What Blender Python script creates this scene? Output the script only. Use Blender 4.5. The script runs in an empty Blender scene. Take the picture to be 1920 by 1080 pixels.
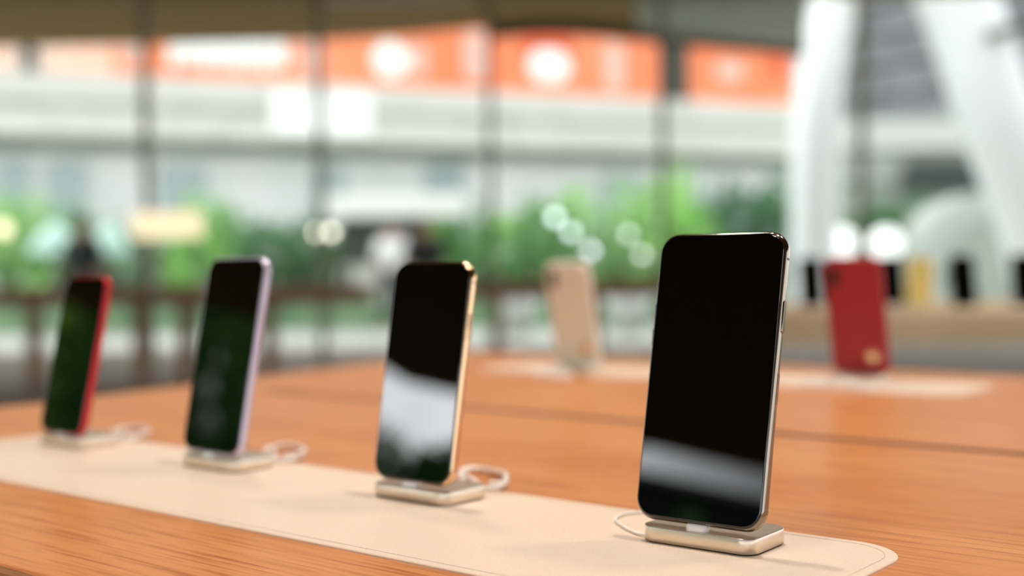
import bpy, bmesh, math, random
from mathutils import Vector, Matrix
random.seed(7)
S = bpy.context.scene
COL = S.collection
PI = math.pi

# ------------------------------------------------------------------ camera
T = 0.90                                  # height of the display table
YAW, PITCH, ROLL, FPX = 0.6882, -0.0178, -0.0137, 2280.8
CAM = Vector((0.2366, -0.5535, T + 0.1507))
fw = Vector((-math.sin(YAW)*math.cos(PITCH), math.cos(YAW)*math.cos(PITCH), math.sin(PITCH)))
rt = Vector((math.cos(YAW), math.sin(YAW), 0)); up = rt.cross(fw)
r2 = rt*math.cos(ROLL) + up*math.sin(ROLL); u2 = -rt*math.sin(ROLL) + up*math.cos(ROLL)
cd = bpy.data.cameras.new('camera'); cam = bpy.data.objects.new('camera', cd); COL.objects.link(cam)
M = Matrix.Identity(4)
for i in range(3):
    M[i][0] = r2[i]; M[i][1] = u2[i]; M[i][2] = -fw[i]; M[i][3] = CAM[i]
cam.matrix_world = M
cd.sensor_width = 36.0; cd.lens = 36.0*FPX/1920.0; cd.clip_start = 0.01; cd.clip_end = 400
cd.dof.use_dof = True; cd.dof.focus_distance = 0.625; cd.dof.aperture_fstop = 3.0
S.camera = cam

# ------------------------------------------------------------------ world and light
S.view_settings.view_transform = 'Standard'; S.view_settings.look = 'None'
S.view_settings.exposure = 0.0; S.view_settings.gamma = 1.0; S.view_settings.use_curve_mapping = False
w = bpy.data.worlds.new('sky'); S.world = w; w.use_nodes = True
nt = w.node_tree; nt.nodes.clear()
def wn(t, **k):
    n = nt.nodes.new(t)
    for a, b in k.items(): setattr(n, a, b)
    return n
tc = wn('ShaderNodeTexCoord')
# overcast sky, brightest where the sun stands behind thin cloud low in the south-west
dot = wn('ShaderNodeVectorMath', operation='DOT_PRODUCT')
gl = Vector((math.cos(math.radians(225.5)), math.sin(math.radians(225.5)), 0.2)).normalized()
dot.inputs[1].default_value = gl
nt.links.new(tc.outputs['Generated'], dot.inputs[0])
ramp = wn('ShaderNodeValToRGB'); cr = ramp.color_ramp
cr.elements[0].position = 0.0; cr.elements[0].color = (0.18, 0.18, 0.18, 1)
cr.elements[1].position = 1.0; cr.elements[1].color = (1, 1, 1, 1)
e = cr.elements.new(0.945); e.color = (0.19, 0.19, 0.19, 1)
e = cr.elements.new(0.985); e.color = (0.7, 0.7, 0.7, 1)
nt.links.new(dot.outputs['Value'], ramp.inputs[0])
noi = wn('ShaderNodeTexNoise'); noi.inputs['Scale'].default_value = 7.0; noi.inputs['Detail'].default_value = 3
nt.links.new(tc.outputs['Generated'], noi.inputs['Vector'])
mr = wn('ShaderNodeMapRange'); mr.inputs['From Min'].default_value = 0.3; mr.inputs['From Max'].default_value = 0.7
mr.inputs['To Min'].default_value = 0.65; mr.inputs['To Max'].default_value = 1.2
nt.links.new(noi.outputs['Fac'], mr.inputs['Value'])
mul = wn('ShaderNodeMixRGB', blend_type='MULTIPLY'); mul.inputs['Fac'].default_value = 1
nt.links.new(ramp.outputs['Color'], mul.inputs['Color1']); nt.links.new(mr.outputs['Result'], mul.inputs['Color2'])
tint = wn('ShaderNodeMixRGB', blend_type='MULTIPLY'); tint.inputs['Fac'].default_value = 1
tint.inputs['Color2'].default_value = (0.98, 1.0, 1.02, 1)
nt.links.new(mul.outputs['Color'], tint.inputs['Color1'])
bg = wn('ShaderNodeBackground'); bg.inputs['Strength'].default_value = 12.5
nt.links.new(tint.outputs['Color'], bg.inputs['Color'])
wo = wn('ShaderNodeOutputWorld'); nt.links.new(bg.outputs[0], wo.inputs[0])

def lamp(name, loc, energy, size, color, target=None, spot=None):
    if spot:
        l = bpy.data.lights.new(name, 'SPOT'); l.spot_size = spot; l.spot_blend = 0.5; l.shadow_soft_size = size
    else:
        l = bpy.data.lights.new(name, 'AREA'); l.shape = 'DISK'; l.size = size
    l.energy = energy; l.color = color
    o = bpy.data.objects.new(name, l); COL.objects.link(o); o.location = loc
    if target is not None:
        o.rotation_euler = (Vector(target)-Vector(loc)).to_track_quat('-Z', 'Y').to_euler()
    return o
WARM = (1.0, 0.935, 0.86)
SP = math.radians(75)
lamp('ceiling_lamp_or_fill', (0.12, 0.62, 3.9), 172, 0.04, WARM, (-0.15, 0.1, T), SP)
lamp('ceiling_lamp_or_fill', (-0.85, 0.62, 3.9), 140, 0.05, WARM, (-0.6, 0.1, T), SP)
lamp('ceiling_lamp_or_fill', (-1.7, 1.2, 3.9), 80, 0.12, WARM, (-0.9, 0.5, T), SP)  # unseen fill, this and the next, added to spread light over the far tabletop
lamp('ceiling_lamp_or_fill', (0.7, 1.7, 3.9), 90, 0.12, WARM, (-0.2, 0.8, T), SP)
lamp('ceiling_lamp_or_fill', (-0.45, -1.5, 3.9), 105, 0.25, WARM, (-0.5, 0.5, T), SP)  # unseen front fill, added to brighten the dock fronts and beige case
lamp('ceiling_lamp_or_fill', (0.9, 1.9, 3.9), 100, 0.2, WARM, (0.2, 3.4, T-.2), math.radians(60))  # unseen fill, added to brighten the front edge of the pale table
lamp('ceiling_lamp_or_fill', (-0.6, 4.1, 3.9), 240, 0.2, WARM, (-0.7, 4.3, T), SP)  # unseen fill, added to brighten the pale tabletop and yellow phone

# ------------------------------------------------------------------ helpers
def W(u, d, z=0.0):                        # point in the store, u metres right of and d metres ahead of where one stands
    return Vector((CAM.x - math.sin(YAW)*d + math.cos(YAW)*u, CAM.y + math.cos(YAW)*d + math.sin(YAW)*u, z))
def ux(px, d): return (px-960.0)/FPX*d

def lin(c): return tuple(((x/255)/12.92 if x/255 <= .04045 else ((x/255+.055)/1.055)**2.4) for x in c)
def mat(name, rgb, rough=0.5, metal=0.0, ior=1.5, emit=None, estr=0, spec=0.5, coat=0.0, raw=False, trans=0.0):
    m = bpy.data.materials.new(name); m.use_nodes = True
    b = m.node_tree.nodes['Principled BSDF']
    c = rgb if raw else lin(rgb)
    b.inputs['Base Color'].default_value = (*c, 1); b.inputs['Roughness'].default_value = rough
    b.inputs['Metallic'].default_value = metal; b.inputs['IOR'].default_value = ior
    b.inputs['Specular IOR Level'].default_value = spec; b.inputs['Coat Weight'].default_value = coat
    b.inputs['Transmission Weight'].default_value = trans
    if emit: b.inputs['Emission Color'].default_value = (*lin(emit), 1); b.inputs['Emission Strength'].default_value = estr
    return m
def noisy(m, scale=(1,1,1), c1=None, c2=None, nscale=8.0, detail=4, bump=0.0, coord='Object', p0=.35, p1=.65, dist=0.0):
    n = m.node_tree.nodes; l = m.node_tree.links; b = n['Principled BSDF']
    t = n.new('ShaderNodeTexCoord'); mp = n.new('ShaderNodeMapping'); mp.inputs['Scale'].default_value = scale
    x = n.new('ShaderNodeTexNoise'); x.inputs['Scale'].default_value = nscale; x.inputs['Detail'].default_value = detail
    x.inputs['Distortion'].default_value = dist
    r = n.new('ShaderNodeValToRGB'); r.color_ramp.elements[0].position = p0; r.color_ramp.elements[1].position = p1
    r.color_ramp.elements[0].color = (*lin(c1), 1); r.color_ramp.elements[1].color = (*lin(c2), 1)
    l.new(t.outputs[coord], mp.inputs[0]); l.new(mp.outputs[0], x.inputs['Vector'])
    l.new(x.outputs['Fac'], r.inputs[0]); l.new(r.outputs[0], b.inputs['Base Color'])
    if bump:
        bp = n.new('ShaderNodeBump'); bp.inputs['Strength'].default_value = bump; bp.inputs['Distance'].default_value = 0.001
        l.new(x.outputs['Fac'], bp.inputs['Height']); l.new(bp.outputs[0], b.inputs['Normal'])
    return m

def link(name, bm, m, parent=None, smooth=False):
    me = bpy.data.meshes.new(name); bmesh.ops.recalc_face_normals(bm, faces=bm.faces); bm.to_mesh(me); bm.free()
    for x in (m if isinstance(m, (list, tuple)) else [m]): me.materials.append(x)
    if smooth:
        for p in me.polygons: p.use_smooth = True
    o = bpy.data.objects.new(name, me); COL.objects.link(o)
    if parent is not None: o.parent = parent
    return o
def tag(o, label, cat, group=None, kind=None):
    o['label'] = label; o['category'] = cat
    if group: o['group'] = group
    if kind: o['kind'] = kind
    return o
def struct(o, label=None):
    o['kind'] = 'structure'
    if label: o['label'] = label
    return o
def thing(name, label, cat, loc=(0,0,0), rot=(0,0,0), group=None):
    o = bpy.data.objects.new(name, None); COL.objects.link(o); o.location = loc; o.rotation_euler = rot
    o.empty_display_size = 0.05
    return tag(o, label, cat, group)
def copy_tree(o, parent=None):
    c = o.copy(); COL.objects.link(c)
    if parent is not None: c.parent = parent
    for ch in list(o.children): copy_tree(ch, c)
    return c

def box(bm, x0, x1, y0, y1, z0, z1, bev=0.0, mi=0):
    vs = [bm.verts.new(p) for p in ((x0,y0,z0),(x1,y0,z0),(x1,y1,z0),(x0,y1,z0),(x0,y0,z1),(x1,y0,z1),(x1,y1,z1),(x0,y1,z1))]
    fs = [bm.faces.new([vs[i] for i in f]) for f in ((3,2,1,0),(4,5,6,7),(0,1,5,4),(1,2,6,5),(2,3,7,6),(3,0,4,7))]
    for f in fs: f.material_index = mi
    if bev:
        es = list({e for f in fs for e in f.edges})
        bmesh.ops.bevel(bm, geom=es, offset=bev, segments=3, profile=0.5, affect='EDGES')
def rrect(w, h, r, n=8, cx=0, cy=0):
    pts = []
    for sx, sy, a0 in ((1,1,0),(-1,1,PI/2),(-1,-1,PI),(1,-1,1.5*PI)):
        for k in range(n+1):
            a = a0 + k/n*PI/2
            pts.append((cx + sx*(w/2-r) + r*math.cos(a), cy + sy*(h/2-r) + r*math.sin(a)))
    return pts
def loft(bm, rings, cap=True, closed=True, mi=0):
    R_ = [[bm.verts.new(p) for p in r] for r in rings]; n = len(R_[0])
    for a, b in zip(R_, R_[1:]):
        for i in range(n if closed else n-1):
            f = bm.faces.new((a[i], a[(i+1) % n], b[(i+1) % n], b[i])); f.material_index = mi; f.smooth = True
    if cap:
        f = bm.faces.new(R_[0][::-1]); f.material_index = mi
        f = bm.faces.new(R_[-1]); f.material_index = mi
    return R_
def tube(bm, pts, rad, n=8, closed=False):
    pts = [Vector(p) for p in pts]; rings = []
    for i, p in enumerate(pts):
        t = (pts[min(i+1, len(pts)-1)] - pts[max(i-1, 0)])
        t.normalize(); a = t.cross(Vector((0,0,1)))
        if a.length < 1e-4: a = t.cross(Vector((1,0,0)))
        a.normalize(); b = t.cross(a)
        rr = rad[i] if isinstance(rad, (list, tuple)) else rad
        rings.append([p + (a*math.cos(2*PI*k/n) + b*math.sin(2*PI*k/n))*rr for k in range(n)])
    loft(bm, rings)
def smooth_path(pts, k=8):
    P = [Vector(p) for p in pts]; out = []
    for i in range(len(P)-1):
        p0, p1, p2, p3 = P[max(i-1,0)], P[i], P[i+1], P[min(i+2,len(P)-1)]
        for j in range(k):
            t = j/k
            out.append(0.5*((2*p1)+(p2-p0)*t+(2*p0-5*p1+4*p2-p3)*t*t+(-p0+3*p1-3*p2+p3)*t**3))
    out.append(P[-1]); return out
def cyl(bm, c, r, z0, z1, n=24, r1=None):
    r1 = r if r1 is None else r1
    loft(bm, [[(c[0]+q*math.cos(2*PI*k/n), c[1]+q*math.sin(2*PI*k/n), z) for k in range(n)] for q, z in ((r, z0), (r1, z1))])

# ------------------------------------------------------------------ materials
def wood(name, c1, c2, c3, rough=0.35):
    m = mat(name, c1, rough); n = m.node_tree.nodes; l = m.node_tree.links; b = n['Principled BSDF']
    t = n.new('ShaderNodeTexCoord')
    def tex(scale, det, dist=0.0):
        mp = n.new('ShaderNodeMapping'); mp.inputs['Scale'].default_value = scale
        x = n.new('ShaderNodeTexNoise'); x.inputs['Scale'].default_value = 1; x.inputs['Detail'].default_value = det
        x.inputs['Distortion'].default_value = dist; x.inputs['Roughness'].default_value = 0.6
        l.new(t.outputs['Object'], mp.inputs[0]); l.new(mp.outputs[0], x.inputs['Vector']); return x
    broad = tex((1.4, 14, 5), 3, .4); fine = tex((9, 260, 60), 5); pore = tex((22, 700, 100), 2)
    r1 = n.new('ShaderNodeValToRGB'); r1.color_ramp.elements[0].position = .3; r1.color_ramp.elements[1].position = .7
    r1.color_ramp.elements[0].color = (*lin(c1), 1); r1.color_ramp.elements[1].color = (*lin(c2), 1)
    l.new(broad.outputs['Fac'], r1.inputs[0])
    r2_ = n.new('ShaderNodeValToRGB'); r2_.color_ramp.elements[0].position = .34; r2_.color_ramp.elements[1].position = .52
    r2_.color_ramp.elements[0].color = (1,1,1,1); r2_.color_ramp.elements[1].color = (0,0,0,1)
    l.new(fine.outputs['Fac'], r2_.inputs[0])
    mx = n.new('ShaderNodeMixRGB'); mx.inputs['Color2'].default_value = (*lin(c3), 1)
    l.new(r2_.outputs[0], mx.inputs['Fac']); l.new(r1.outputs[0], mx.inputs['Color1'])
    r3 = n.new('ShaderNodeValToRGB'); r3.color_ramp.elements[0].position = .3; r3.color_ramp.elements[1].position = .42
    r3.color_ramp.elements[0].color = (.78,.74,.72,1); r3.color_ramp.elements[1].color = (1,1,1,1)
    l.new(pore.outputs['Fac'], r3.inputs[0])
    m2 = n.new('ShaderNodeMixRGB'); m2.blend_type = 'MULTIPLY'; m2.inputs['Fac'].default_value = .8
    l.new(mx.outputs[0], m2.inputs['Color1']); l.new(r3.outputs[0], m2.inputs['Color2'])
    l.new(m2.outputs[0], b.inputs['Base Color'])
    bp = n.new('ShaderNodeBump'); bp.inputs['Strength'].default_value = .12; bp.inputs['Distance'].default_value = .0004
    l.new(fine.outputs['Fac'], bp.inputs['Height']); l.new(bp.outputs[0], b.inputs['Normal'])
    return m
M_WOOD = wood('oak_table', (200,128,74), (216,148,92), (172,102,56), .36)
M_WOOD2 = noisy(mat('oak_far_table', (150,105,70), .5), (2,20,2), (142,96,58), (176,130,88), 3)
M_SEAM = mat('seam_wood', (104,64,38), .6)
M_MAT = noisy(mat('leather_mat', (228,205,182), .42), (1,1,1), (226,203,180), (234,212,190), 900, 2, bump=.08)
M_STITCH = mat('mat_stitching', (214,196,176), .7)
M_ALU = noisy(mat('champagne_aluminium', (225,214,196), .32, .92), (1,1,40), (224,213,195), (232,222,206), 300, 2)
M_RUB = mat('dark_rubber', (38,36,34), .7)
M_WHITE = mat('white_plastic', (236,238,240), .35)
M_CABLE = mat('white_cable', (240,232,222), .5)
M_GLASS = mat('screen_glass', (1,1,1), .015, 0, 1.62, spec=.5)
M_BLACK = mat('black_plastic', (10,10,10), .5)
M_BAND = mat('antenna_plastic', (120,116,110), .5)
M_LENS = mat('lens_glass', (6,8,14), .05, 0, 1.6)
M_STEEL = mat('polished_steel', (150,138,124), .12, 1)
M_GOLD = mat('gold_steel', (228,190,150), .14, 1)
M_PURPLE = mat('lilac_aluminium', (206,196,214), .32, .55)
M_RED = mat('red_aluminium', (190,30,38), .34, .45)
M_BACKGREY = mat('grey_back_glass', (90,88,86), .2)
M_BACKGOLD = mat('gold_back_glass', (226,196,168), .2)
M_BACKPURP = mat('lilac_back_glass', (208,200,218), .2)
M_BACKRED = mat('red_back_glass', (170,22,32), .2)
M_CASEB = noisy(mat('beige_leather_case', (230,226,206), .6), (1,1,1), (224,221,200), (234,231,214), 400, 2, bump=.1)
M_CASER = noisy(mat('red_leather_case', (160,30,36), .55), (1,1,1), (150,24,30), (168,32,38), 400, 2, bump=.1)
M_YELLOW = mat('yellow_back_glass', (255,230,140), .3)

# ------------------------------------------------------------------ the display table
tbl = thing('display_table', 'long honey oak display table in front carrying the row of phones on a beige strip', 'table', (0, 0, 0))
bm = bmesh.new()
XL0, XL1, XR, Y0, Y1 = -1.03, -1.20, 2.6, -0.239, 1.075
def tr(pts, z): return [(x, y, z) for x, y in pts]
def inset(d): return [(XL0+d, Y0+d), (XR-d, Y0+d), (XR-d, Y1-d), (XL1+d, Y1-d)]
loft(bm, [tr(inset(.003), T-.08), tr(inset(0), T-.077), tr(inset(0), T-.004), tr(inset(.0012), T-.001), tr(inset(.004), T)])
for f in bm.faces: f.smooth = False
link('tabletop', bm, M_WOOD, tbl)
bm = bmesh.new(); box(bm, -0.96, 2.5, .412, .428, T-.001, T+.0004)
link('cable_hatch_seam', bm, M_SEAM, tbl)['label'] = 'dark seam along the middle of the tabletop'
for x, y in ((-.9, -.12), (-.98, .93), (2.45, -.12), (2.45, .93)):
    bm = bmesh.new(); box(bm, x-.05, x+.05, y-.05, y+.05, 0, T-.08, .004); link('leg', bm, M_WOOD, tbl)

def mat_strip(x0, x1, y0, y1, label):
    bm = bmesh.new(); w_, h_ = x1-x0, y1-y0
    cx, cy = (x0+x1)/2, (y0+y1)/2
    rings = []
    for d, z in ((0, T), (0, T+.0009), (.0006, T+.0014)):
        rings.append([(x, y, z) for x, y in rrect(w_-2*d, h_-2*d, .032, 10, cx, cy)])
    loft(bm, rings)
    for f in bm.faces: f.smooth = False
    o = link('leather_mat', bm, M_MAT); tag(o, label, 'mat')
    return o
MT = .0014
m1 = mat_strip(-.812, -.001, -.1115, .063, 'pale beige leather strip under the four black-screened phones')
bm = bmesh.new()
pa = [(x, y, T+MT+.0001) for x, y in rrect(.811-.012, .1745-.012, .027, 10, -.4065, -.02425)]
tube(bm, pa+[pa[0]], .00022, 4); link('stitching', bm, M_STITCH, m1)
m2 = mat_strip(-.95, -.235, .79, .94, 'pale beige leather strip at the far side under the cased phones')

# ------------------------------------------------------------------ docks
DW, DD, DH = .0677, .0425, .0089
def make_dock(name, label, loc, yaw, group=None):
    t = thing(name, label, 'dock', loc, (0,0,yaw), group)
    bm = bmesh.new()
    rg = lambda d, z: [(x, y, z) for x, y in rrect(DW-2*d, DD-2*d, .0085-d*.5, 10, 0, DD/2)]
    loft(bm, [rg(.0004, .0007), rg(0, .0010), rg(0, DH-.0005), rg(.0002, DH-.00015), rg(.0006, DH)])
    o = link('dock_body', bm, M_ALU, t)
    bm = bmesh.new(); loft(bm, [rg(.0011, 0), rg(.0011, .0007)]); link('rubber_foot', bm, M_RUB, t)
    bm = bmesh.new()
    rg = lambda d, z, yo: [(x, y+yo, z) for x, y in rrect(.0125-2*d, .0068-2*d, .0030-d*.5, 6, 0, .0042)]
    loft(bm, [rg(0, DH-.0002, 0), rg(0, DH+.0026, .0004), rg(.0004, DH+.0034, .0006), rg(.0012, DH+.0037, .0007)])
    link('connector', bm, M_WHITE, t, True)
    return t
def add_cable(parent, pts, r=.0011, name='cable'):
    bm = bmesh.new(); tube(bm, smooth_path(pts, 8), r, 8); return link(name, bm, M_CABLE, parent, True)

# ------------------------------------------------------------------ phones
def make_phone(name, label, h, w, t, frame_m, back_m, cam_n=2, home=False, group=None, case=None, rad=.0112, bezel=.0009):
    root = thing(name, label, 'phone', group=group)
    bm = bmesh.new()
    def ring(d, y): return [(x, y, z) for x, z in rrect(w-2*d, h-2*d, rad-d*.6, 10, 0, h/2)]
    prof = []
    for k in range(9):                                   # rounded steel band
        a = -PI/2 + PI*k/8
        prof.append((.0024*(1-math.cos(a)), t/2 + (t/2-.0006)*math.sin(a)))
    loft(bm, [ring(d, y) for d, y in prof])
    link('frame', bm, frame_m, root)
    bm = bmesh.new()
    loft(bm, [ring(.0018+bezel*.2, .0008), ring(bezel+.0005, .0005), ring(bezel+.0008, .0001), ring(bezel+.0016, -.00015)])
    fg = link('front_glass', bm, M_GLASS, root)
    bm = bmesh.new()
    rr = [(x, -.0002, z) for x, z in rrect(.011, .0013, .0006, 4, 0, h-.0052 if not home else h-.0085)]
    loft(bm, [rr, [(x, -.0001, z) for x, _, z in rr]]); link('earpiece', bm, M_GLASS, fg)
    if home:
        bm = bmesh.new(); n = 28
        for r0, r1 in ((.0052, .0056),):
            a = [bm.verts.new((r0*math.cos(2*PI*k/n), -.0003, .0095+r0*math.sin(2*PI*k/n))) for k in range(n)]
            b = [bm.verts.new((r1*math.cos(2*PI*k/n), -.0003, .0095+r1*math.sin(2*PI*k/n))) for k in range(n)]
            for k in range(n): bm.faces.new((a[k], a[(k+1)%n], b[(k+1)%n], b[k]))
        link('home_button', bm, M_BLACK, fg)
    bm = bmesh.new()
    loft(bm, [ring(.0024, t-.0010), ring(.0018, t-.0004), ring(.0026, t)])
    bk = link('back_glass', bm, back_m, root)
    def side(nm, x, z0, z1, out=.0005):
        bm = bmesh.new(); s = 1 if x > 0 else -1
        rg = lambda o: [(s*(w/2-.0008+o), y, z) for y, z in rrect(.0028, z1-z0, .0013, 5, t/2, (z0+z1)/2)]
        loft(bm, [rg(0), rg(.0008+out*.8)] + [[(s*(w/2+out), (y-t/2)*.8+t/2, z) for y, z in rrect(.0028, z1-z0-.0004, .0012, 5, t/2, (z0+z1)/2)]])
        link(nm, bm, frame_m, root)
    side('side_button', 1, h*.655, h*.765)
    side('volume_button', -1, h*.69, h*.75); side('volume_button', -1, h*.60, h*.66)
    side('mute_switch', -1, h*.80, h*.83)
    for zz, sx in ((h*.905, 1), (h*.075, 1), (h*.905, -1), (h*.075, -1)):      # antenna bands set into the side
        bm = bmesh.new()
        box(bm, *(sorted((sx*(w/2-.0012), sx*(w/2+.00006)))), t/2-.0011, t/2+.0011, zz-.0005, zz+.0005)
        link('antenna_band', bm, M_BAND, root)
    bm = bmesh.new(); box(bm, w/2-.001, w/2+.00008, t/2-.0011, t/2+.0011, h*.42, h*.52, .0)
    link('card_tray', bm, frame_m, root)
    # cameras on the back, near the top, on the screen's right-hand side seen from the front
    bm = bmesh.new()
    rg = lambda d, y: [(x, y, z) for x, z in rrect(.012-2*d, .026-2*d, .006-d, 8, w/2-.012, h-.021)]
    loft(bm, [rg(0, t-.0002), rg(0, t+.001), rg(.0006, t+.0014)]); cb = link('camera_bump', bm, M_BLACK, root)
    for k in range(cam_n):
        bm = bmesh.new(); n = 20; zc = h-.015-.0115*k
        loft(bm, [[(w/2-.012+q*math.cos(2*PI*i/n), y, zc+q*math.sin(2*PI*i/n)) for i in range(n)] for q, y in ((.0042, t+.0012), (.0042, t+.0018), (.0036, t+.0018))])
        link('lens', bm, M_LENS, cb)
    if case:
        bm = bmesh.new(); g = .0013
        def cr_(d, y): return [(x, y, z) for x, z in rrect(w+2*d, h+2*d, rad+d*.6, 10, 0, h/2)]
        outer = [cr_(g*.6, .0002), cr_(g, .0012), cr_(g, t-.0004), cr_(g*.3, t+.0016), cr_(-.001, t+.0019)]
        R_ = loft(bm, outer, cap=False)
        f = bm.faces.new(R_[-1]); f.smooth = False
        inner = [bm.verts.new((x, .0002, z)) for x, z in rrect(w+.0002, h+.0002, rad, 10, 0, h/2)]
        n = len(inner)
        for i in range(n): bm.faces.new((R_[0][i], R_[0][(i+1)%n], inner[(i+1)%n], inner[i]))
        link('case', bm, case, root)
        for ob in (cb, *cb.children):
            for v in ob.data.vertices: v.co.y += .0016
    return root

rowg = 'phones standing on docks in the front row'
rows = [ # X, dy, yaw, tilt, oy, oz, h, w
 (-.7256, .0015, -.005, .2115, .0006, .0124, .1384, .0673),
 (-.5222, .0026, -.046, .1914, .0037, .0127, .1509, .0757),
 (-.3087, .0004, -.015, .1671, .0032, .0131, .1436, .0709),
 (-.0941, -.0046, .0164, .2046, .0016, .0137, .1575, .0774)]
specs = [
 ('smartphone', 'red-edged phone on a small dock, its screen reflecting greenery, leftmost of the front row', M_RED, M_BACKRED, 1, True),
 ('smartphone', 'lilac-edged phone with a black screen, second from the left in the front row', M_PURPLE, M_BACKPURP, 2, False),
 ('smartphone', 'gold-edged phone whose lower screen mirrors a bright white window', M_GOLD, M_BACKGOLD, 2, False),
 ('smartphone', 'large steel-edged phone with an all black screen, nearest and rightmost in the front row', M_STEEL, M_BACKGREY, 2, False)]
dlab = ['champagne aluminium charging dock under the red-edged phone', 'champagne aluminium charging dock under the lilac-edged phone',
        'champagne aluminium charging dock under the gold-edged phone', 'champagne aluminium charging dock under the large nearest phone']
DZ = T + MT
def loops(X, Y, k):
    """two loops of tether lying behind the dock, springing from its rear edge"""
    return [[(X+.006,Y+.0425,.004),(X+.004,Y+.060,.002),(X-.014,Y+.078,.0015),(X-.040*k,Y+.100,.0015),(X-.044*k,Y+.118,.0015),(X-.020,Y+.112,.0015),(X+.006,Y+.088,.0015),(X+.014,Y+.066,.0015),(X+.002,Y+.056,.0015),(X-.012,Y+.058,.0015)],
            [(X-.006,Y+.0425,.004),(X-.010,Y+.062,.003),(X-.030*k,Y+.086,.0036),(X-.034*k,Y+.108,.0036),(X-.012,Y+.106,.0036),(X+.010,Y+.082,.0036),(X+.008,Y+.068,.0036)]]
cables = [loops(-.722,-.01,1.1), loops(-.512,-.005,1.1), loops(-.302,-.003,1.15),
 [[(-.105,.0405,.004),(-.112,.055,.0022),(-.135,.066,.0015),(-.160,.060,.0012),(-.171,.045,.0012),(-.166,.028,.0012),(-.150,.014,.0012),(-.137,.006,.0012),(-.129,.004,.0015)],
  [(-.115,.0405,.0045),(-.123,.05,.003),(-.135,.052,.0022),(-.145,.045,.0022),(-.141,.033,.0022),(-.1315,.030,.0022)]]]
for i, (X, dy, a, tl, oy, oz, h, w_) in enumerate(rows):
    d = make_dock('charging_dock', dlab[i], (X, dy, DZ), a, 'charging docks of the front row')
    for k, c in enumerate(cables[i]):
        ca, sa = math.cos(-a), math.sin(-a)
        pl = [((x-X)*ca-(y-dy)*sa, (x-X)*sa+(y-dy)*ca, z) for x, y, z in c]
        add_cable(d, pl, (.0019, .0017)[k] if i < 3 else .00085)
    nm, lb, fm, bmx, cn, home = specs[i]
    p = make_phone(nm, lb, h, w_, .0077, fm, bmx, cn, home, rowg, bezel=.0009 if i != 1 else .0014)
    p.location = (X - math.sin(a)*oy, dy + math.cos(a)*oy, DZ + oz - .0014)
    p.rotation_euler = (-tl, 0, a)

# far side of the same table: two phones turned away, in leather cases
far = [(-.772, .824, .0024, M_CASEB, 'phone in a beige leather case, turned away at the far side of the table', 'dock behind the beige-cased phone'),
       (-.388, .894, .006, M_CASER, 'phone in a deep red leather case, turned away at the far side of the table', 'dock behind the red-cased phone')]
for X, Y, a, cm, lb, dl in far:
    d = make_dock('charging_dock', 'champagne aluminium charging ' + dl.replace('behind', 'under'), (X, Y+.003, DZ), a+PI, 'charging docks at the far side')
    add_cable(d, [(.0, .0405, .004), (.01, .06, .002)] + [(-.006+(.040-.0018*q)*math.cos(q*.6+2.6)*(.8 if X < -.5 else 1.25), (.086 if X < -.5 else .100)+(.034-.0016*q)*math.sin(q*.6+2.6), .0015+.0004*q) for q in range(22 if X > -.5 else 12)], .0028)
    p = make_phone('smartphone', lb, .1436, .0709, .0077, M_GOLD, M_BACKGOLD, 2, False, 'cased phones at the far side', case=cm)
    p.location = (X, Y, DZ+.0123); p.rotation_euler = (-.19, 0, a+PI)
    bm = bmesh.new()
    n = 24; cx = -.0709/2+.017; cz = .022; yb = .0097
    loft(bm, [[(cx+q*math.cos(2*PI*k/n), y, cz+q*math.sin(2*PI*k/n)) for k in range(n)] for q, y in ((.0085, yb-.0006), (.0085, yb+.001), (.0055, yb+.0012), (.0055, yb+.0004))])
    link('emblem', bm, M_GOLD, p)['label'] = 'gold ring emblem low on the case'

# ------------------------------------------------------------------ store shell
M_FLOOR = noisy(mat('terrazzo_floor', (112,98,80), .65), (1,1,1), (104,90,72), (126,112,94), 6)
M_PAVE = noisy(mat('pale_paving', (200,200,194), .6), (1,1,1), (190,192,186), (214,214,208), 2)
M_CEIL = noisy(mat('timber_ceiling', (140,108,50), .8), (1,18,1), (138,104,44), (154,118,56), 2)
M_CANOPY = noisy(mat('grey_canopy', (160,160,145), .7), (1,12,1), (150,152,138), (176,176,164), 2)
M_FASCIA = mat('dark_fascia', (60,58,46), .6)
M_MULL = mat('grey_mullion', (134,138,116), .5)
def poly_prism(bm, pts, z0, z1):
    loft(bm, [[(p[0], p[1], z0) for p in pts], [(p[0], p[1], z1) for p in pts]])
    for f in bm.faces: f.smooth = False
GD = 13.4
# floor of the store: everything this side of the glass
bm = bmesh.new(); poly_prism(bm, [W(-22, 16.2), W(-22, -14), W(22, -14), W(22, 16.2)], -.1, 0)
struct(link('floor', bm, M_FLOOR))
bm = bmesh.new(); poly_prism(bm, [W(-70, 16.2), W(-70, 75), W(80, 75), W(80, 16.2)], -.12, -.002)
o = link('trim_1', bm, M_PAVE); struct(o, 'pale paved terrace outside the glass')
bm = bmesh.new()
for q in ([W(-70,-14),W(-70,-60),W(80,-60),W(80,-14)], [W(-70,16.2),W(-70,-14),W(-22,-14),W(-22,16.2)], [W(22,16.2),W(22,-14),W(80,-14),W(80,16.2)]):
    b2 = bmesh.new(); poly_prism(b2, q, -.12, -.002)
    me = bpy.data.meshes.new('x'); b2.to_mesh(me); b2.free(); bm.from_mesh(me); bpy.data.meshes.remove(me)
M_PAVE2 = noisy(mat('dark_paving', (70,74,66), .8), (1,1,1), (56,60,52), (84,88,78), 2)
struct(link('trim_2', bm, M_PAVE2), 'paving round the sides of the store')
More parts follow.
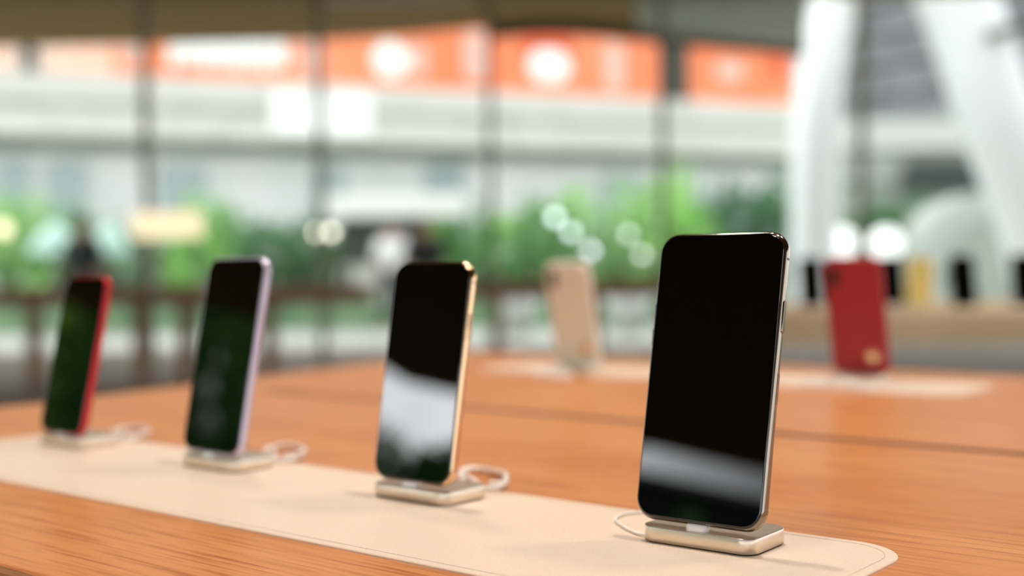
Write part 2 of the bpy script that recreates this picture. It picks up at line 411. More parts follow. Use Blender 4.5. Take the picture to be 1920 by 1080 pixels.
# ceiling: a round timber soffit, its front edge swelling outwards to the right
CZ = 4.0
edge = [(-400,15.95),(0,15.95),(300,15.9),(600,15.8),(780,15.5),(925,15.05),(1030,14.75),(1140,15.0),(1250,15.5)]
pts = [W(ux(x, d), d) for x, d in edge]
last = pts[-1]
rad_pts = []
c0 = Vector((CAM.x, CAM.y, 0))
a_last = math.atan2(pts[-1].y-c0.y, pts[-1].x-c0.x); a_first = math.atan2(pts[0].y-c0.y, pts[0].x-c0.x)
n = 120
for x, d in ((1262,13.6),(1520,13.6),(2300,13.6),(2600,14.2)): rad_pts.append(W(ux(x, d), d))
a_last = math.atan2(rad_pts[-1].y-c0.y, rad_pts[-1].x-c0.x)
for k in range(1, n):
    a = a_last - (2*PI - (a_first - a_last))*k/n
    deg = math.degrees(a) % 360
    R_ = 14.9
    for x0, r0, x1, r1 in ((190,14.9,203,16.6),(203,16.6,216,16.6),(216,16.6,221,21.3),(221,21.3,229,21.3),(229,21.3,235,15.0)):  # unseen rear edge shaped to set where the screens mirror dark ceiling
        if x0 <= deg < x1: R_ = r0 + (r1-r0)*(deg-x0)/(x1-x0)
    rad_pts.append(Vector((c0.x+R_*math.cos(a), c0.y+R_*math.sin(a), 0)))
bm = bmesh.new(); poly_prism(bm, pts + rad_pts, CZ, CZ+.35)
struct(link('ceiling', bm, M_CEIL))
# grey outer canopy to the right with a dark fascia
e2 = [(1200,15.2),(1340,15.95),(1515,16.7)]
p2 = [W(ux(x, d), d) for x, d in e2]
q2 = [W(ux(1515,13.3), 13.3), W(ux(1200,13.3), 13.3)]
bm = bmesh.new(); poly_prism(bm, p2 + q2, CZ-.03, CZ-.002)
struct(link('trim_3', bm, M_CANOPY), 'grey outer canopy soffit')
bm = bmesh.new()
full = [(925,15.03),(1030,14.8),(1140,15.05),(1250,15.55)] + e2[1:]
a_ = [W(ux(x, d), d) for x, d in full]; b_ = [W(ux(x, d+.12), d+.12) for x, d in full]
for i in range(len(a_)-1):
    q = [a_[i], a_[i+1], b_[i+1], b_[i]]
    loft(bm, [[(p.x, p.y, CZ-.13) for p in q], [(p.x, p.y, CZ+.3) for p in q]])
for f in bm.faces: f.smooth = False
struct(link('trim_4', bm, M_FASCIA), 'dark fascia along the canopy edge')

# glass wall: mullions and panes
def pane_mat():
    m = bpy.data.materials.new('clear_glazing'); m.use_nodes = True; n = m.node_tree.nodes; l = m.node_tree.links; n.clear()
    t = n.new('ShaderNodeBsdfTransparent'); t.inputs[0].default_value = (.95,.965,.95,1)
    g = n.new('ShaderNodeBsdfGlossy'); g.inputs['Roughness'].default_value = .03
    f = n.new('ShaderNodeFresnel'); f.inputs[0].default_value = 1.12
    x = n.new('ShaderNodeMixShader'); o = n.new('ShaderNodeOutputMaterial')
    l.new(f.outputs[0], x.inputs[0]); l.new(t.outputs[0], x.inputs[1]); l.new(g.outputs[0], x.inputs[2]); l.new(x.outputs[0], o.inputs[0])
    return m
M_PANE = pane_mat()
mx_px = [-370, -45, 280, 605, 923, 1246, 1618, 1960, 2300]
for i, px in enumerate(mx_px):
    bm = bmesh.new(); c = W(ux(px, GD), GD); box(bm, -.038, .038, -.07, .07, 0, CZ, .006)
    o = link('trim_%d' % (5+i), bm, M_MULL); o.location = c; o.rotation_euler.z = YAW; struct(o, 'vertical mullion of the glass wall')
for i in range(len(mx_px)-1):
    a = ux(mx_px[i], GD)+.075; b = ux(mx_px[i+1], GD)-.075
    bm = bmesh.new(); wd = b-a; box(bm, -wd/2, wd/2, -.008, .008, .03, CZ-.01)
    o = link('window_%d' % (i+1), bm, M_PANE); o.location = W((a+b)/2, GD, 0); o.rotation_euler.z = YAW; struct(o)

# ------------------------------------------------------------------ other tables in the store
TH = .90
def far_table(label, u0, u1, d0, d1, legs, th=.18, h=TH, m=None, rz=0.0):
    cu, cdp = (u0+u1)/2, (d0+d1)/2
    t = thing('display_table', label, 'table', W(cu, cdp, 0), (0,0,YAW+rz)); m = m or M_WOOD2
    bm = bmesh.new(); box(bm, u0-cu, u1-cu, d0-cdp, d1-cdp, h-.08, h, .006); link('tabletop', bm, m, t)
    if th > .1:
        bm = bmesh.new(); box(bm, u0-cu+.05, u1-cu-.05, d0-cdp+.04, d1-cdp-.04, h-th, h-.08, .004); link('apron', bm, m, t)
    for lu, ld in legs:
        bm = bmesh.new(); box(bm, lu-cu-.06, lu-cu+.06, ld-cdp-.06, ld-cdp+.06, 0, h-th, .004); link('leg', bm, m, t)
    return t
U = ux
M_WOODL = noisy(mat('pale_oak_table', (222,192,148), .5), (1,20,2), (216,186,142), (228,198,156), 3)
M_WOODD = noisy(mat('dark_oak_table', (158,118,82), .5), (2,20,2), (142,104,70), (170,130,94), 3)
far_table('low wide oak table along the glass wall at the far left', U(-150,11.8), U(300,11.8), 11.4, 12.3, [(U(70,11.6),11.5),(U(268,11.6),11.5)], m=M_WOODD)
far_table('oak table by the glass wall between the second and third phones', U(320,11.8), U(700,11.8), 11.2, 12.2, [(U(505,11.4),11.4),(U(345,11.4),11.4)], m=M_WOODD)
far_table('oak table by the glass wall seen between the third and nearest phones', U(860,12.6), U(1290,12.6), 12.2, 13.0, [(U(930,12.3),12.3),(U(1118,12.3),12.3),(U(1250,12.3),12.3)], m=M_WOODD)
RT = far_table('pale oak table at right holding a yellow and several black phones', U(1420,3.5), U(1420,3.5)+3.4, 3.45, 4.6, [(2.9, 3.7),(3.6,4.4)], th=.08, m=M_WOODL)
# phones on the table at right
def small_phone(label, u, d, back, turn=0.0, h=.1509, w_=.0757, z=TH, group='phones on the table at right', parts=True, tilt=.2):
    root = thing('smartphone', label, 'phone', group=group)
    bm = bmesh.new()
    def ring(dd, y): return [(x, y, zz) for x, zz in rrect(w_-2*dd, h-2*dd, .011-dd*.6, 6, 0, h/2)]
    loft(bm, [ring(.0012, 0), ring(0, .0015), ring(0, .0065), ring(.0012, .008)]); link('body', bm, back, root)
    bm = bmesh.new(); loft(bm, [ring(.0014, .0002), ring(.002, -.0002)]); link('screen', bm, M_GLASS, root)
    p = W(u, d, z+.0125); root.location = p; root.rotation_euler = (-tilt, 0, YAW+turn)
    dk = thing('charging_dock', 'dock under ' + label, 'dock', (p.x, p.y, z), (0,0,YAW+turn), group='docks on the other tables')
    bm = bmesh.new(); rg = lambda q, zz: [(x, y, zz) for x, y in rrect(DW-2*q, DD-2*q, .009-q, 6, 0, DD/2-.003)]
    loft(bm, [rg(.0005, 0), rg(0, .001), rg(0, DH-.0004), rg(.0005, DH)]); link('dock_body', bm, M_ALU, dk)
    bm = bmesh.new(); box(bm, -.006, .006, .001, .0075, DH, .0125, .001); link('connector', bm, M_WHITE, dk)
    return root
small_phone('black phone left of the red-cased phone on the pale table', U(1524,3.85), 3.85, M_BLACK, .0, .1575, .0774)
small_phone('black phone right of the red-cased phone on the pale table', U(1676,3.85), 3.85, M_BLACK, .0, .1575, .0774)
small_phone('yellow-backed phone turned away on the pale table', U(1722,3.7), 3.7, M_YELLOW, PI-.1, tilt=.18)
small_phone('black phone right of the yellow one on the pale table', U(1810,3.65), 3.65, M_BLACK, .0, .1575, .0774)
small_phone('black phone at the right edge on the pale table', U(1926,3.65), 3.65, M_BLACK, -.1, .1575, .0774)
M_PINK = mat('blush_mat', (226,204,188), .5)
for i, (a, b, lb) in enumerate(((1500,1735,'blush leather mat on the pale table behind the red-cased phone'), (1770,1990,'blush leather mat at the right end of the pale table'))):
    bm = bmesh.new(); wd = U(b,4.1)-U(a,4.1)
    loft(bm, [[(x, y, z) for x, y in rrect(wd, .22, .03, 8)] for z in (0, .0015)])
    o = link('leather_mat', bm, M_PINK); o.location = W(U((a+b)/2,4.1), 3.68 if i else 3.8, TH); o.rotation_euler.z = YAW; tag(o, lb, 'mat')
# small phones on the tables by the glass
for i, (px, d, m) in enumerate(((20,11.6,M_BLACK),(110,11.6,M_WHITE),(215,11.6,M_BLACK),(420,11.5,M_WHITE),(560,11.5,M_BLACK),(650,11.5,M_WHITE),(900,12.5,M_BLACK),(1000,12.5,M_WHITE),(1160,12.5,M_BLACK),(1240,12.5,M_WHITE))):
    names = ['black phone at the left end of the far left table','white phone in the middle of the far left table','black phone at the right end of the far left table',
             'white phone at the left end of the table behind the lilac-edged phone','black phone in the middle of the table behind the lilac-edged phone','white phone at the right end of the table behind the lilac-edged phone',
             'black phone at the left end of the table behind the beige-cased phone','white phone left of the beige-cased phone on the table by the glass','black phone right of the beige-cased phone on the table by the glass','white phone at the right end of the table by the glass']
    small_phone(names[i], U(px,d), d, m, .0 if i % 2 else PI, group='phones on the tables by the glass')

# ------------------------------------------------------------------ white leaning columns at right
M_COL = mat('white_painted_steel', (236,240,242), .45)
def column(name, label, pts, rad, parent_parts=None):
    bm = bmesh.new(); P = smooth_path(pts, 8); base = P[0].copy()
    tube(bm, [p-base for p in P], rad, 24); t = thing(name, label, 'column', base)
    link('shaft', bm, M_COL, t, True)
    bm = bmesh.new(); cyl(bm, (0,0), rad*1.35, 0, .03, 32); link('base_plate', bm, M_COL, t)
    return t
CDP = 18.0
def cpt(px, py): return W(U(px,CDP), CDP, 1.05+(500-.0137*(px-960)-py)*CDP/FPX)
c1 = column('leaning_column', 'white leaning column left of the pair, behind the red-cased phone',
       [W(U(1526,CDP),CDP,0), cpt(1527,480), cpt(1530,300), cpt(1541,150), cpt(1574,0), cpt(1625,-160), cpt(1690,-330)], .345)
c2 = column('leaning_column', 'white leaning column at the right edge, slanting down to the right',
       [W(U(2010,CDP),CDP,0), cpt(1957,463), cpt(1928,370), cpt(1875,231), cpt(1830,92), cpt(1796,0), cpt(1735,-160), cpt(1690,-330)], .56)
bm = bmesh.new(); a_ = cpt(1822,86); b_ = cpt(1990,38)
tube(bm, [Vector((0,0,0)), b_-a_], .07, 8)
o = link('tie_beam', bm, M_FASCIA); o.location = a_ + W(0,17.3) - W(0,CDP); tag(o, 'thin dark tie beam crossing the rightmost column near the top', 'beam')

# ------------------------------------------------------------------ outside: buildings, hoarding
M_CONC = noisy(mat('pale_concrete', (208,206,198), .8), (1,1,3), (196,196,188), (214,212,204), .8, 3)
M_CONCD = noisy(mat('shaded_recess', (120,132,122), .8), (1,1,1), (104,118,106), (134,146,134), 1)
M_WALLG = noisy(mat('pale_grey_wall', (204,206,208), .7), (1,1,1), (192,198,198), (212,213,214), .4)
M_WIN = mat('building_glass', (150,166,166), .2)
M_WPAN = mat('white_panel', (248,250,248), .6)
A = W(U(-250, 37), 37); B = W(U(1530, 50.5), 50.5)
wallv = (B-A); WL = wallv.length; WA = math.atan2(wallv.y, wallv.x)
bld = thing('concrete_building', 'pale concrete building with long horizontal bands beyond the hedge', 'building', A, (0,0,WA))
def bpart(nm, m, x0, x1, y0, y1, z0, z1, parent=bld):
    bm = bmesh.new(); box(bm, x0, x1, y0, y1, z0, z1); return link(nm, bm, m, parent)
bpart('wall', M_WALLG, 0, WL, 0, 8, 0, 4.95)
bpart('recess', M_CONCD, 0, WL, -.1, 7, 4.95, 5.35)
bpart('parapet', M_CONC, 0, WL, -1.2, 8, 5.35, 7.35)
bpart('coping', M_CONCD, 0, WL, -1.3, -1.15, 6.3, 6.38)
def wall_pos(px):                         # distance along the wall of the point seen at column px
    dr = W(U(px, 1.0), 1.0) - W(0, 0); dr.z = 0
    ox = Vector((CAM.x, CAM.y, 0)); a = Vector((A.x, A.y, 0)); v = Vector((wallv.x, wallv.y, 0)).normalized()
    # ox + s*dr = a + t*v
    det = dr.x*(-v.y) + v.x*dr.y; rx, ry = a.x-ox.x, a.y-ox.y
    return (dr.x*ry - dr.y*rx)/det*-1 if False else ((rx*dr.y - ry*dr.x)/(v.y*dr.x - v.x*dr.y)) 
for px0, px1, z0, z1, m in ((0,60,2.5,4.6,M_WIN),(95,165,2.6,4.6,M_WIN),(300,390,2.6,4.5,M_WIN),(590,650,2.8,4.7,M_WIN),(800,870,2.4,4.8,M_WIN),(1130,1200,2.8,4.4,M_WIN),(1330,1480,1.2,3.9,M_WIN)):
    bpart('window', m, wall_pos(px0), wall_pos(px1), -.12, .02, z0, z1)
bpart('white_sign_panel', M_WPAN, wall_pos(500), wall_pos(680), -1.45, -1.2, 5.55, 6.98)
# orange hoarding standing on the parapet
M_OR = noisy(mat('orange_hoarding', (244,138,94), .6), (1,1,1), (240,130,84), (248,150,108), .25)
M_PEACH = noisy(mat('glare_washed_hoarding', (255,214,190), .6), (1,1,1), (246,190,164), (248,208,188), .3)  # pale colour stands in for glare washing out the orange
M_ORD = mat('deep_orange_print', (226,96,54), .6)
M_PK = mat('pale_pink_print', (232,186,172), .6)
hoard = thing('orange_hoarding', 'long orange hoarding with white printed shapes above the concrete building', 'hoarding', A + Vector((0,0,7.35)), (0,0,WA))
HH = 4.2
def hp(nm, m, px0, px1, z0, z1, y0=-1.1, y1=-.9, r=0.0):
    px0, px1 = px0-22*(max(px0,0)/1050)**2, px1-22*(max(px1,0)/1050)**2
    x0, x1 = wall_pos(px0), wall_pos(px1); bm = bmesh.new()
    if r:
        rr = rrect(x1-x0, z1-z0, min(r, (x1-x0)/2.01, (z1-z0)/2.01), 8, (x0+x1)/2, (z0+z1)/2)
        loft(bm, [[(x, y0, z) for x, z in rr], [(x, y1, z) for x, z in rr]])
        for f in bm.faces: f.smooth = False
    else: box(bm, x0, x1, y0, y1, z0, z1)
    return link(nm, bm, m, hoard)
hp('glare_panel', M_PEACH, -200, 42, 0, HH); hp('glare_panel', M_PEACH, 82, 215, 0, HH)
for a, b in ((215,560),(560,800),(800,1030),(1030,1255),(1299,1540)): hp('panel', M_OR, a+.6, b-.6, 0, HH)
hp('edge_post', M_FASCIA, 1256, 1298, 0, HH, -1.3, -.8); hp('edge_post', M_FASCIA, 46, 78, 0, HH, -1.3, -.8)
y0, y1 = -1.14, -1.1
xs = [318,346,374,400,428,455,482,512]
for k, x in enumerate(xs): hp('white_lettering', M_WPAN, x, x+26, .35+.1*(k % 2), 1.35+.2*((k*3) % 2), y0, y1, .3)
hp('printed_shape', M_WPAN, 698, 765, .3, 1.55, y0, y1, .7); hp('printed_shape', M_PK, 765, 800, .4, 1.5, y0, y1, .2)
hp('printed_shape', M_PK, 225, 280, .3, 1.4, y0, y1, .4); hp('printed_shape', M_PK, 565, 610, .1, 1.5, y0, y1, .4)
hp('printed_shape', M_PK, 870, 915, .3, 2.1, y0, y1, .4)
hp('printed_shape', M_ORD, 985, 1080, .9, 2.2, y0, y1, .5); hp('printed_shape', M_WPAN, 993, 1072, .42, 1.6, y0-.03, y1, .8)
hp('printed_shape', M_PK, 1138, 1178, .2, 2.0, y0, y1, .3); hp('printed_shape', M_PK, 1355, 1408, .8, 1.6, y0, y1, .3)
hp('printed_shape', M_ORD, 1455, 1490, 1.0, 1.9, y0, y1, .2)

# grey slatted block and road ramp at the right
M_SLAT = noisy(mat('grey_metal_slats', (128,132,136), .5), (1,1,9), (104,108,112), (150,154,158), 1.2, 1)
M_SLATL = mat('light_grey_band', (192,196,190), .6)
blk = thing('slatted_building', 'grey slatted building seen between the two leaning columns', 'building', W(U(1605,30),30,0), (0,0,YAW))
def gp(nm, m, px0, px1, d0, d1, z0, z1, tilt=0):
    bm = bmesh.new(); box(bm, U(px0,30)-U(1605,30), U(px1,30)-U(1605,30), d0-30, d1-30, z0, z1); o = link(nm, bm, m, blk); return o
gp('wall', mat('grey_green_wall', (150,158,148), .8), 1560, 2150, 30, 34, 0, 3.0)
gp('dark_opening', mat('dark_opening', (46,56,54), .8), 1690, 1860, 29.4, 30.2, 2.7, 3.45)
gp('lower_band', mat('mid_grey_band', (160,166,160), .8), 1560, 2150, 29.8, 34, 3.0, 3.75)
gp('wall_band', M_SLATL, 1560, 2150, 29.6, 34, 3.75, 4.5)
gp('slatted_face', M_SLAT, 1560, 2150, 30, 34, 4.5, 9)
for k in range(6): 
    bm = bmesh.new(); L = U(2150,30)-U(1560,30)
    vs = [(-.6, 29.7-30, 4.9+k*.7), (L-.6, -.3, 5.9+k*.9)]
    tube(bm, vs, .05, 4); link('sloping_rail', bm, M_FASCIA, blk)
# pale arch (vaulted roof of a kiosk) at the right
M_ARCH = mat('pale_arch_shell', (176,184,178), .5)
bm = bmesh.new(); d = 21.0; cu = 0; n = 24; R0 = U(1880,d)-U(1722,d); R1 = R0*.72; zc = .95
outer = []; inner = []
for k in range(n+1):
    a = PI*k/n
    outer.append((-R0*math.cos(a), zc + R0*.9*math.sin(a))); inner.append((-R1*math.cos(a), zc + R1*.8*math.sin(a)))
ring = [(-R0, 0)] + outer + [(R0, 0)]; ring2 = [(-R1, 0)] + inner + [(R1, 0)]
for y in (0, 1.6):
    pass
a0 = [bm.verts.new((x, 0, z)) for x, z in ring]; a1 = [bm.verts.new((x, 1.6, z)) for x, z in ring]
b0 = [bm.verts.new((x, 0, z)) for x, z in ring2]; b1 = [bm.verts.new((x, 1.6, z)) for x, z in ring2]
for i in range(len(ring)-1):
    bm.faces.new((a0[i], a0[i+1], b0[i+1], b0[i])); bm.faces.new((a1[i], a1[i+1], b1[i+1], b1[i]))
    bm.faces.new((a0[i], a0[i+1], a1[i+1], a1[i])); bm.faces.new((b0[i], b0[i+1], b1[i+1], b1[i]))
o = link('arched_shelter', bm, M_ARCH); o.location = W(U(1880,d), d, 0); o.rotation_euler.z = YAW; tag(o, 'pale arched shelter outside behind the rightmost column', 'shelter')

# ------------------------------------------------------------------ greenery
def leafmat(name, c1, c2):
    m = noisy(mat(name, c1, .55), (1,1,1), c1, c2, 2.2, 3); return m
GR = [leafmat('bright_leaves', (120,190,84), (170,222,110)), leafmat('mid_leaves', (70,140,66), (122,182,96)), leafmat('dark_leaves', (44,96,56), (84,140,80)), leafmat('pale_leaves', (170,212,160), (196,226,180)), leafmat('deep_leaves', (70,132,52), (104,164,72)), leafmat('mid_deep_leaves', (160,214,80), (190,236,110))]
M_STEM = mat('brown_stem', (96,78,58), .8)
leafmesh = {}
def shrub_mesh(rx, ry, rz, n, ls, seed, top=1.0):
    rnd = random.Random(seed); bm = bmesh.new()
    for _ in range(n):
        th = rnd.uniform(0, 2*PI); ph = math.acos(rnd.uniform(-1, 1)); r = rnd.uniform(.55, 1.0)**.6
        wob = 1 + .22*math.sin(3*th+seed) + .15*math.sin(5*ph+seed*2)
        sp = math.sin(ph) if math.cos(ph) > 0 else max(math.sin(ph), .01)**.3
        c = Vector((rx*r*wob*sp*math.cos(th), ry*r*wob*sp*math.sin(th), (rz + rz*r*math.cos(ph)*wob*.95) if math.cos(ph) > 0 else rz*(1+math.cos(ph)*1.02)))
        c.z = max(c.z, .05)
        a = Vector((rnd.gauss(0,1), rnd.gauss(0,1), rnd.gauss(0,1))).normalized(); b = a.orthogonal().normalized(); b.rotate(Matrix.Rotation(rnd.uniform(0, 6.28), 3, a))
        cc = a.cross(b); s = ls*rnd.uniform(.6, 1.3)
        vs = [bm.verts.new(c + b*s), bm.verts.new(c + cc*s*.45 + b*s*.1), bm.verts.new(c - b*s), bm.verts.new(c - cc*s*.45 + b*s*.1)]
        bm.faces.new(vs)
    return bm
def shrub(label, loc, rx, ry, rz, mi, seed, n=900, ls=.11, group='shrubs of the hedge outside', name='shrub', cat='shrub', trunk=0.0):
    t = thing(name, label, cat, loc, (0,0,YAW), group)
    f = link('foliage', shrub_mesh(rx, ry, rz, n, ls, seed), GR[mi], t)
    if trunk: f.location.z = trunk
    bm = bmesh.new()
    if trunk: tube(bm, [(0,0,0), (.03,.02,trunk*.6), (0,.05,trunk+rz*.8)], [.14, .1, .05], 8)
    else:
        for k in range(3): tube(bm, [(.1*(k-1),0,0), (.22*(k-1)*rx, .05, rz*1.2)], [.03, .015], 6)
    link('trunk' if trunk else 'stem', bm, M_STEM, t)
    return t
hz = [ # px, d, top px, halfwidth px, material
 (-60,23,385,90,1),(20,22.5,365,80,0),(120,23.5,400,80,1),(215,22.5,420,75,2),(300,24,440,70,1),(385,22.5,372,62,0),(450,23,395,75,1),(520,22,412,80,2),(590,23,425,80,1),(665,23.5,440,70,2),
 (745,24,455,65,1),(820,22.5,410,55,0),(880,22,400,60,1),(950,23,395,65,0),(1020,22.5,380,60,1),(1085,23.5,372,65,0),(1150,23,385,60,3),(1215,22.5,345,60,0),(1275,22,330,55,0),(1340,23.5,360,60,2),(1400,24,345,60,2),(1460,23.5,335,60,2),
 (1640,23,380,60,2),(1700,24,372,60,2)]
where = ['outside the glass beyond the far left table','rising behind the red-edged phone, bright yellow-green','just right above the red-edged phone','dark green between the red and lilac phones','behind the glowing cream sign','bright green rising beside the cream sign','above the lilac-edged phone','dark green right above the lilac-edged phone',
 'behind the small round garden lights','dark green left above the gold-edged phone','low, directly behind the gold-edged phone','bright green right above the gold-edged phone','behind the fourth mullion, mid green','bright green left of the beige-cased phone','mid green above the beige-cased phone','bright green right above the beige-cased phone',
 'pale green left of the nearest phone','bright green left above the nearest phone','tallest bright green above the nearest phone','dark green above the middle of the nearest phone','dark green above the right half of the nearest phone','dark green beside the left leaning column','dark green between the leaning columns, left','dark green between the leaning columns, right']
for i, (px, d, ty, hw, mi) in enumerate(hz):
    top = 1.05 + (505-.0137*(px-960)-ty)*d/FPX; rx = hw/FPX*d*1.15
    shrub('leafy shrub ' + where[i], W(U(px,d), d, 0), rx, .7, top/2, mi, i+1)
# hedge planter kerb
M_PLANT = noisy(mat('mossy_planter', (112,146,108), .8), (1,1,1), (92,130,92), (136,166,128), 1.5)
bm = bmesh.new(); box(bm, -14, 7, -.15, .15, 0, .46)
o = link('planter_wall', bm, M_PLANT); o.location = W(-1, 20.9, 0); o.rotation_euler.z = YAW; tag(o, 'low mossy green planter wall in front of the hedge', 'planter')
# benches
M_BEN = mat('white_bench_shell', (238,242,240), .4)
for px, lb in ((1178,'white rounded bench seen just left of the nearest phone'),(968,'white rounded bench left of the beige-cased phone')):
    t = thing('rounded_bench', lb, 'bench', W(U(px,18.3),18.3,0), (0,0,YAW), 'white benches on the terrace')
    bm = bmesh.new(); loft(bm, [[(x, y, z) for x, y in rrect(w_, .5, .2, 8)] for w_, z in ((.60,.36),(.72,.42),(.74,.58),(.70,.62))]); link('seat', bm, M_BEN, t, False)
    bm = bmesh.new(); loft(bm, [[(x, y, z) for x, y in rrect(.4, .3, .1, 6)] for z in (0,.36)]); link('pedestal', bm, M_CONC, t)

# white-roofed kiosk among the hedge
M_KD = mat('shaded_kiosk_front', (60,66,58), .7)  # dark colour stands in for the shade under the awning
t = thing('kiosk', 'low kiosk with a white flat awning and shade-coloured front, behind the gold-edged phone', 'kiosk', W(U(742,21.3),21.3,0), (0,0,YAW))
bm = bmesh.new(); box(bm, -1.2, 1.25, -.5, .7, 1.92, 2.3, .04); link('awning', bm, M_WPAN, t)
bm = bmesh.new(); box(bm, -.95, .55, -.1, .6, 1.1, 1.92); link('front', bm, M_KD, t)
bm = bmesh.new(); box(bm, -.95, .55, -.2, .6, 0, 1.1); link('counter', bm, M_CONC, t)

# parasols, cream sign, garden lights
M_MINT = mat('mint_parasol_cloth', (200,236,226), .7)
for px, lb in ((104,'pale mint parasol left of the dark-clothed person'),(205,'pale mint parasol right of the dark-clothed person')):
    d = 19.5; t = thing('parasol', lb, 'parasol', W(U(px,d),d,0), (0,0,YAW), 'mint parasols on the terrace')
    bm = bmesh.new(); n = 8; R_ = .42 if px < 150 else .34
    rings = [[(q*math.cos(2*PI*k/n), q*math.sin(2*PI*k/n), z) for k in range(n)] for q, z in ((.02,1.86),(R_*.5,1.72),(R_,1.42),(R_*.98,1.33))]
    loft(bm, rings); link('canopy', bm, M_MINT, t)
    bm = bmesh.new(); tube(bm, [(0,0,0),(0,0,1.9)], .025, 8); link('pole', bm, M_MULL, t)
    bm = bmesh.new(); cyl(bm, (0,0), .25, 0, .06); link('base', bm, M_CONC, t)
M_SIGN = mat('lit_cream_sign', (255,240,200), .5, emit=(255,238,196), estr=.95)
t = thing('lit_sign', 'glowing cream rectangular sign box standing by the glass, between the first two phones', 'sign', W(U(315,12.9),12.9,0), (0,0,YAW))
bm = bmesh.new(); box(bm, -.37, .37, -.04, .04, 1.40, 1.68, .02); link('light_box', bm, M_SIGN, t)
for s in (-.3, .3):
    bm = bmesh.new(); box(bm, s-.015, s+.015, -.015, .015, 0, 1.41); link('post', bm, M_FASCIA, t)
def bulb(px, py, d, r, col=(255,250,240), st=2.0, lb='', grp='round garden lights'):
    z = 1.05 + (500-.0137*(px-960)-py)*d/FPX
    t = thing('garden_light_or_glint', lb, 'light', W(U(px,d),d,0), (0,0,0), grp)
    bm = bmesh.new(); bmesh.ops.create_icosphere(bm, subdivisions=2, radius=r, matrix=Matrix.Translation((0,0,z)))
    link('globe', bm, mat('lit_globe', col, .4, emit=col, estr=st), t, True)
    bm = bmesh.new(); tube(bm, [(0,0,0),(0,0,z-r*.8)], .012, 6); link('post', bm, M_FASCIA, t)
bulb(597,436,19,.06,(255,246,226),5,'small round garden light, left of the close pair above the lilac and gold phones')
bulb(622,436,19,.06,(255,246,226),5,'small round garden light, right of the close pair above the lilac and gold phones')
bulb(1578,456,19,.24,(255,255,255),1.0,'large white glowing globe left above the red-cased phone')
bulb(1662,458,19,.25,(255,255,255),1.0,'large white glowing globe right above the red-cased phone')
bulb(1042,408,19,.07,(236,250,250),4,'small glowing globe for a glint above the beige-cased phone, topmost')  # small glowing globes added in place of glints among the plants
bulb(1072,436,19,.07,(236,250,250),3,'small glowing globe for a glint just above the beige-cased phone')
bulb(1108,470,19,.07,(240,240,255),3,'small glowing globe for a glint right above the beige-cased phone')
bulb(1180,440,19,.06,(240,246,240),2.5,'small glowing globe for a glint nearest to the left edge of the large phone')
bulb(1205,478,19,.06,(240,240,240),2.5,'small glowing globe for a glint low beside the left edge of the large phone')
bulb(8,430,19,.12,(255,240,200),1.6,'cream glowing globe at the left border')

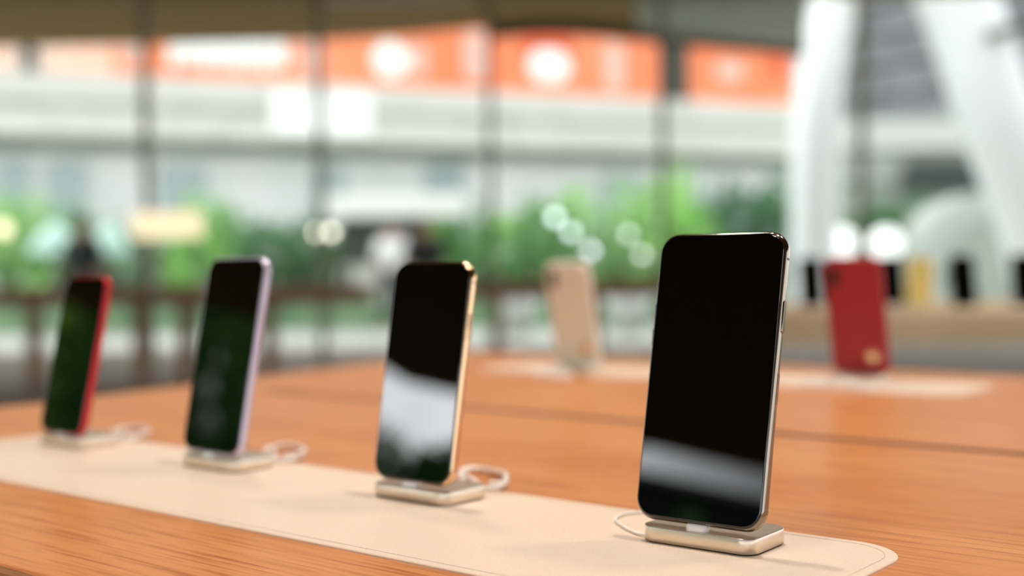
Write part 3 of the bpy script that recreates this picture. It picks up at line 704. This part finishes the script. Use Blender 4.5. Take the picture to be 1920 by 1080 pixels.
# ------------------------------------------------------------------ people
M_SKIN = mat('skin', (196,150,120), .5); M_HAIR = mat('black_hair', (24,20,18), .6)
def skin_obj(name, verts, edges, radii, m, parent, root=0, sub=1):
    me = bpy.data.meshes.new(name); me.from_pydata([Vector(v) for v in verts], edges, []); me.materials.append(m)
    o = bpy.data.objects.new(name, me); COL.objects.link(o); o.parent = parent
    o.modifiers.new('skin', 'SKIN'); s = o.modifiers.new('sub', 'SUBSURF'); s.levels = sub; s.render_levels = sub
    sv = me.skin_vertices[0].data
    for i, r in enumerate(radii): sv[i].radius = (r, r) if not isinstance(r, tuple) else r
    sv[root].use_root = True; o.modifiers['skin'].use_smooth_shade = True
    return o
def person(label, loc, rz, shirt, trousers, hair=True, k=1.0):
    t = thing('person', label, 'person', loc, (0,0,rz)); t.scale = (k,k,k)
    V = []; E_ = []; R_ = []
    def add(p, r, par=None):
        V.append(p); R_.append(r)
        if par is not None: E_.append((par, len(V)-1))
        return len(V)-1
    pel = add((0,0,.95), .13); wa = add((0,0,1.08), .12, pel); ch = add((0,0,1.3), .145, wa); nk = add((0,-.005,1.47), .055, ch)
    hd = add((0,-.015,1.56), .075, nk); hd2 = add((0,-.01,1.66), .085, hd); add((0,0,1.72), .06, hd2)
    add((0,-.1,1.6), .014, hd)                                           # nose
    for s in (-1, 1):
        hp_ = add((.1*s,0,.9), .095, pel); kn = add((.11*s,-.03,.5), .058, hp_); an = add((.12*s,.02,.09), .04, kn); add((.13*s,-.13,.04), .034, an)
        sh = add((.18*s,0,1.4), .058, ch); el = add((.25*s,.02,1.12), .042, sh); wr = add((.2*s,-.2,1.0), .028, el)
        pm = add((.18*s,-.27,.98), .03, wr)
        for j, (dx, ln) in enumerate(((-.026,.06),(-.009,.072),(.009,.068),(.026,.052))):
            f1 = add((.18*s+dx,-.31,.975), .0095, pm); add((.18*s+dx,-.31-ln*.6,.95), .0085, f1)
        add((.15*s,-.28,.95), .011, pm)
    skin_obj('body', V, E_, R_, M_SKIN, t)
    mS = mat('shirt_cloth', shirt, .8); mT = mat('trouser_cloth', trousers, .8)
    skin_obj('shirt', [(0,0,.92),(0,0,1.08),(0,0,1.31),(.18,0,1.41),(.25,.02,1.12),(-.18,0,1.41),(-.25,.02,1.12),(0,-.005,1.44)],
             [(0,1),(1,2),(2,3),(3,4),(2,5),(5,6),(2,7)], [.155,.15,.175,.078,.062,.078,.062,.075], mS, t)
    skin_obj('trousers', [(0,0,.94),(.1,0,.88),(.11,-.03,.5),(.12,.02,.12),(-.1,0,.88),(-.11,-.03,.5),(-.12,.02,.12)],
             [(0,1),(1,2),(2,3),(0,4),(4,5),(5,6)], [.15,.115,.078,.062,.115,.078,.062], mT, t)
    skin_obj('hair', [(0,.02,1.6),(0,.02,1.68),(0,.0,1.745)], [(0,1),(1,2)], [.083,.1,.075], M_HAIR, t)
    return t
person('person in dark clothes standing beyond the red-edged phone', W(U(156,14.6),14.6,0), YAW+PI-.3, (30,44,46), (24,26,30))
person('person in black with dark hair outside behind the gold-edged phone', W(U(797,15.4),15.4,0), YAW+.4, (18,18,20), (22,22,24), k=.98)
person('person in a white shirt left of the black-clothed person, above the gold-edged phone', W(U(736,19.6),19.6,0), YAW+PI, (252,252,255), (60,62,70), k=1.05)

# ------------------------------------------------------------------ behind and beside the viewer: what the screens mirror
def at_az(deg, dist, z=0): a = math.radians(deg); return Vector((-.3+dist*math.cos(a), dist*math.sin(a), z))
gi = 0
trees = [(196,23,6.0,4),(200.4,23.5,6.2,5),(204.2,22.5,6.0,5),(207.6,23.3,6.1,5),(210.6,22.6,6.3,4),(213.6,23,6.4,4),(217.3,23.6,6.0,4),(222.7,24.2,3.2,4),(226.7,24.6,3.5,4),(231,24.2,3.0,4),(236,23.5,4.0,4),(241.5,23.6,4.4,4),(247,23.5,4.2,5),(191,23,6,4)]
for i, (az, di, h, mi) in enumerate(trees):
    shrub('leafy tree outside behind the viewer', at_az(az, di), 1.15, 1.0, (h-.6)/2 if h > 4 else h/2, mi, 50+i, n=3500, ls=.17, group='trees outside behind the viewer', name='tree', cat='tree', trunk=.6 if h > 4 else .0)
bk = thing('grey_building', 'long grey building outside behind the viewer', 'building', at_az(241, 34), (0,0,math.radians(241-90)))
M_BKG = mat('dim_grey_wall', (120,128,118), .8); M_BKD = mat('dark_glazed_wall', (24,30,28), .8)
bm = bmesh.new(); box(bm, -11, 5.3, 0, 5, 0, 6.9); link('wall', bm, M_BKD, bk)  # unseen dark wall, sized to cut sky from the nearest screen's reflection
bm = bmesh.new(); box(bm, -11.2, 5.5, -.2, 5.2, 6.9, 7.1); link('wall_band', bm, M_BKG, bk)
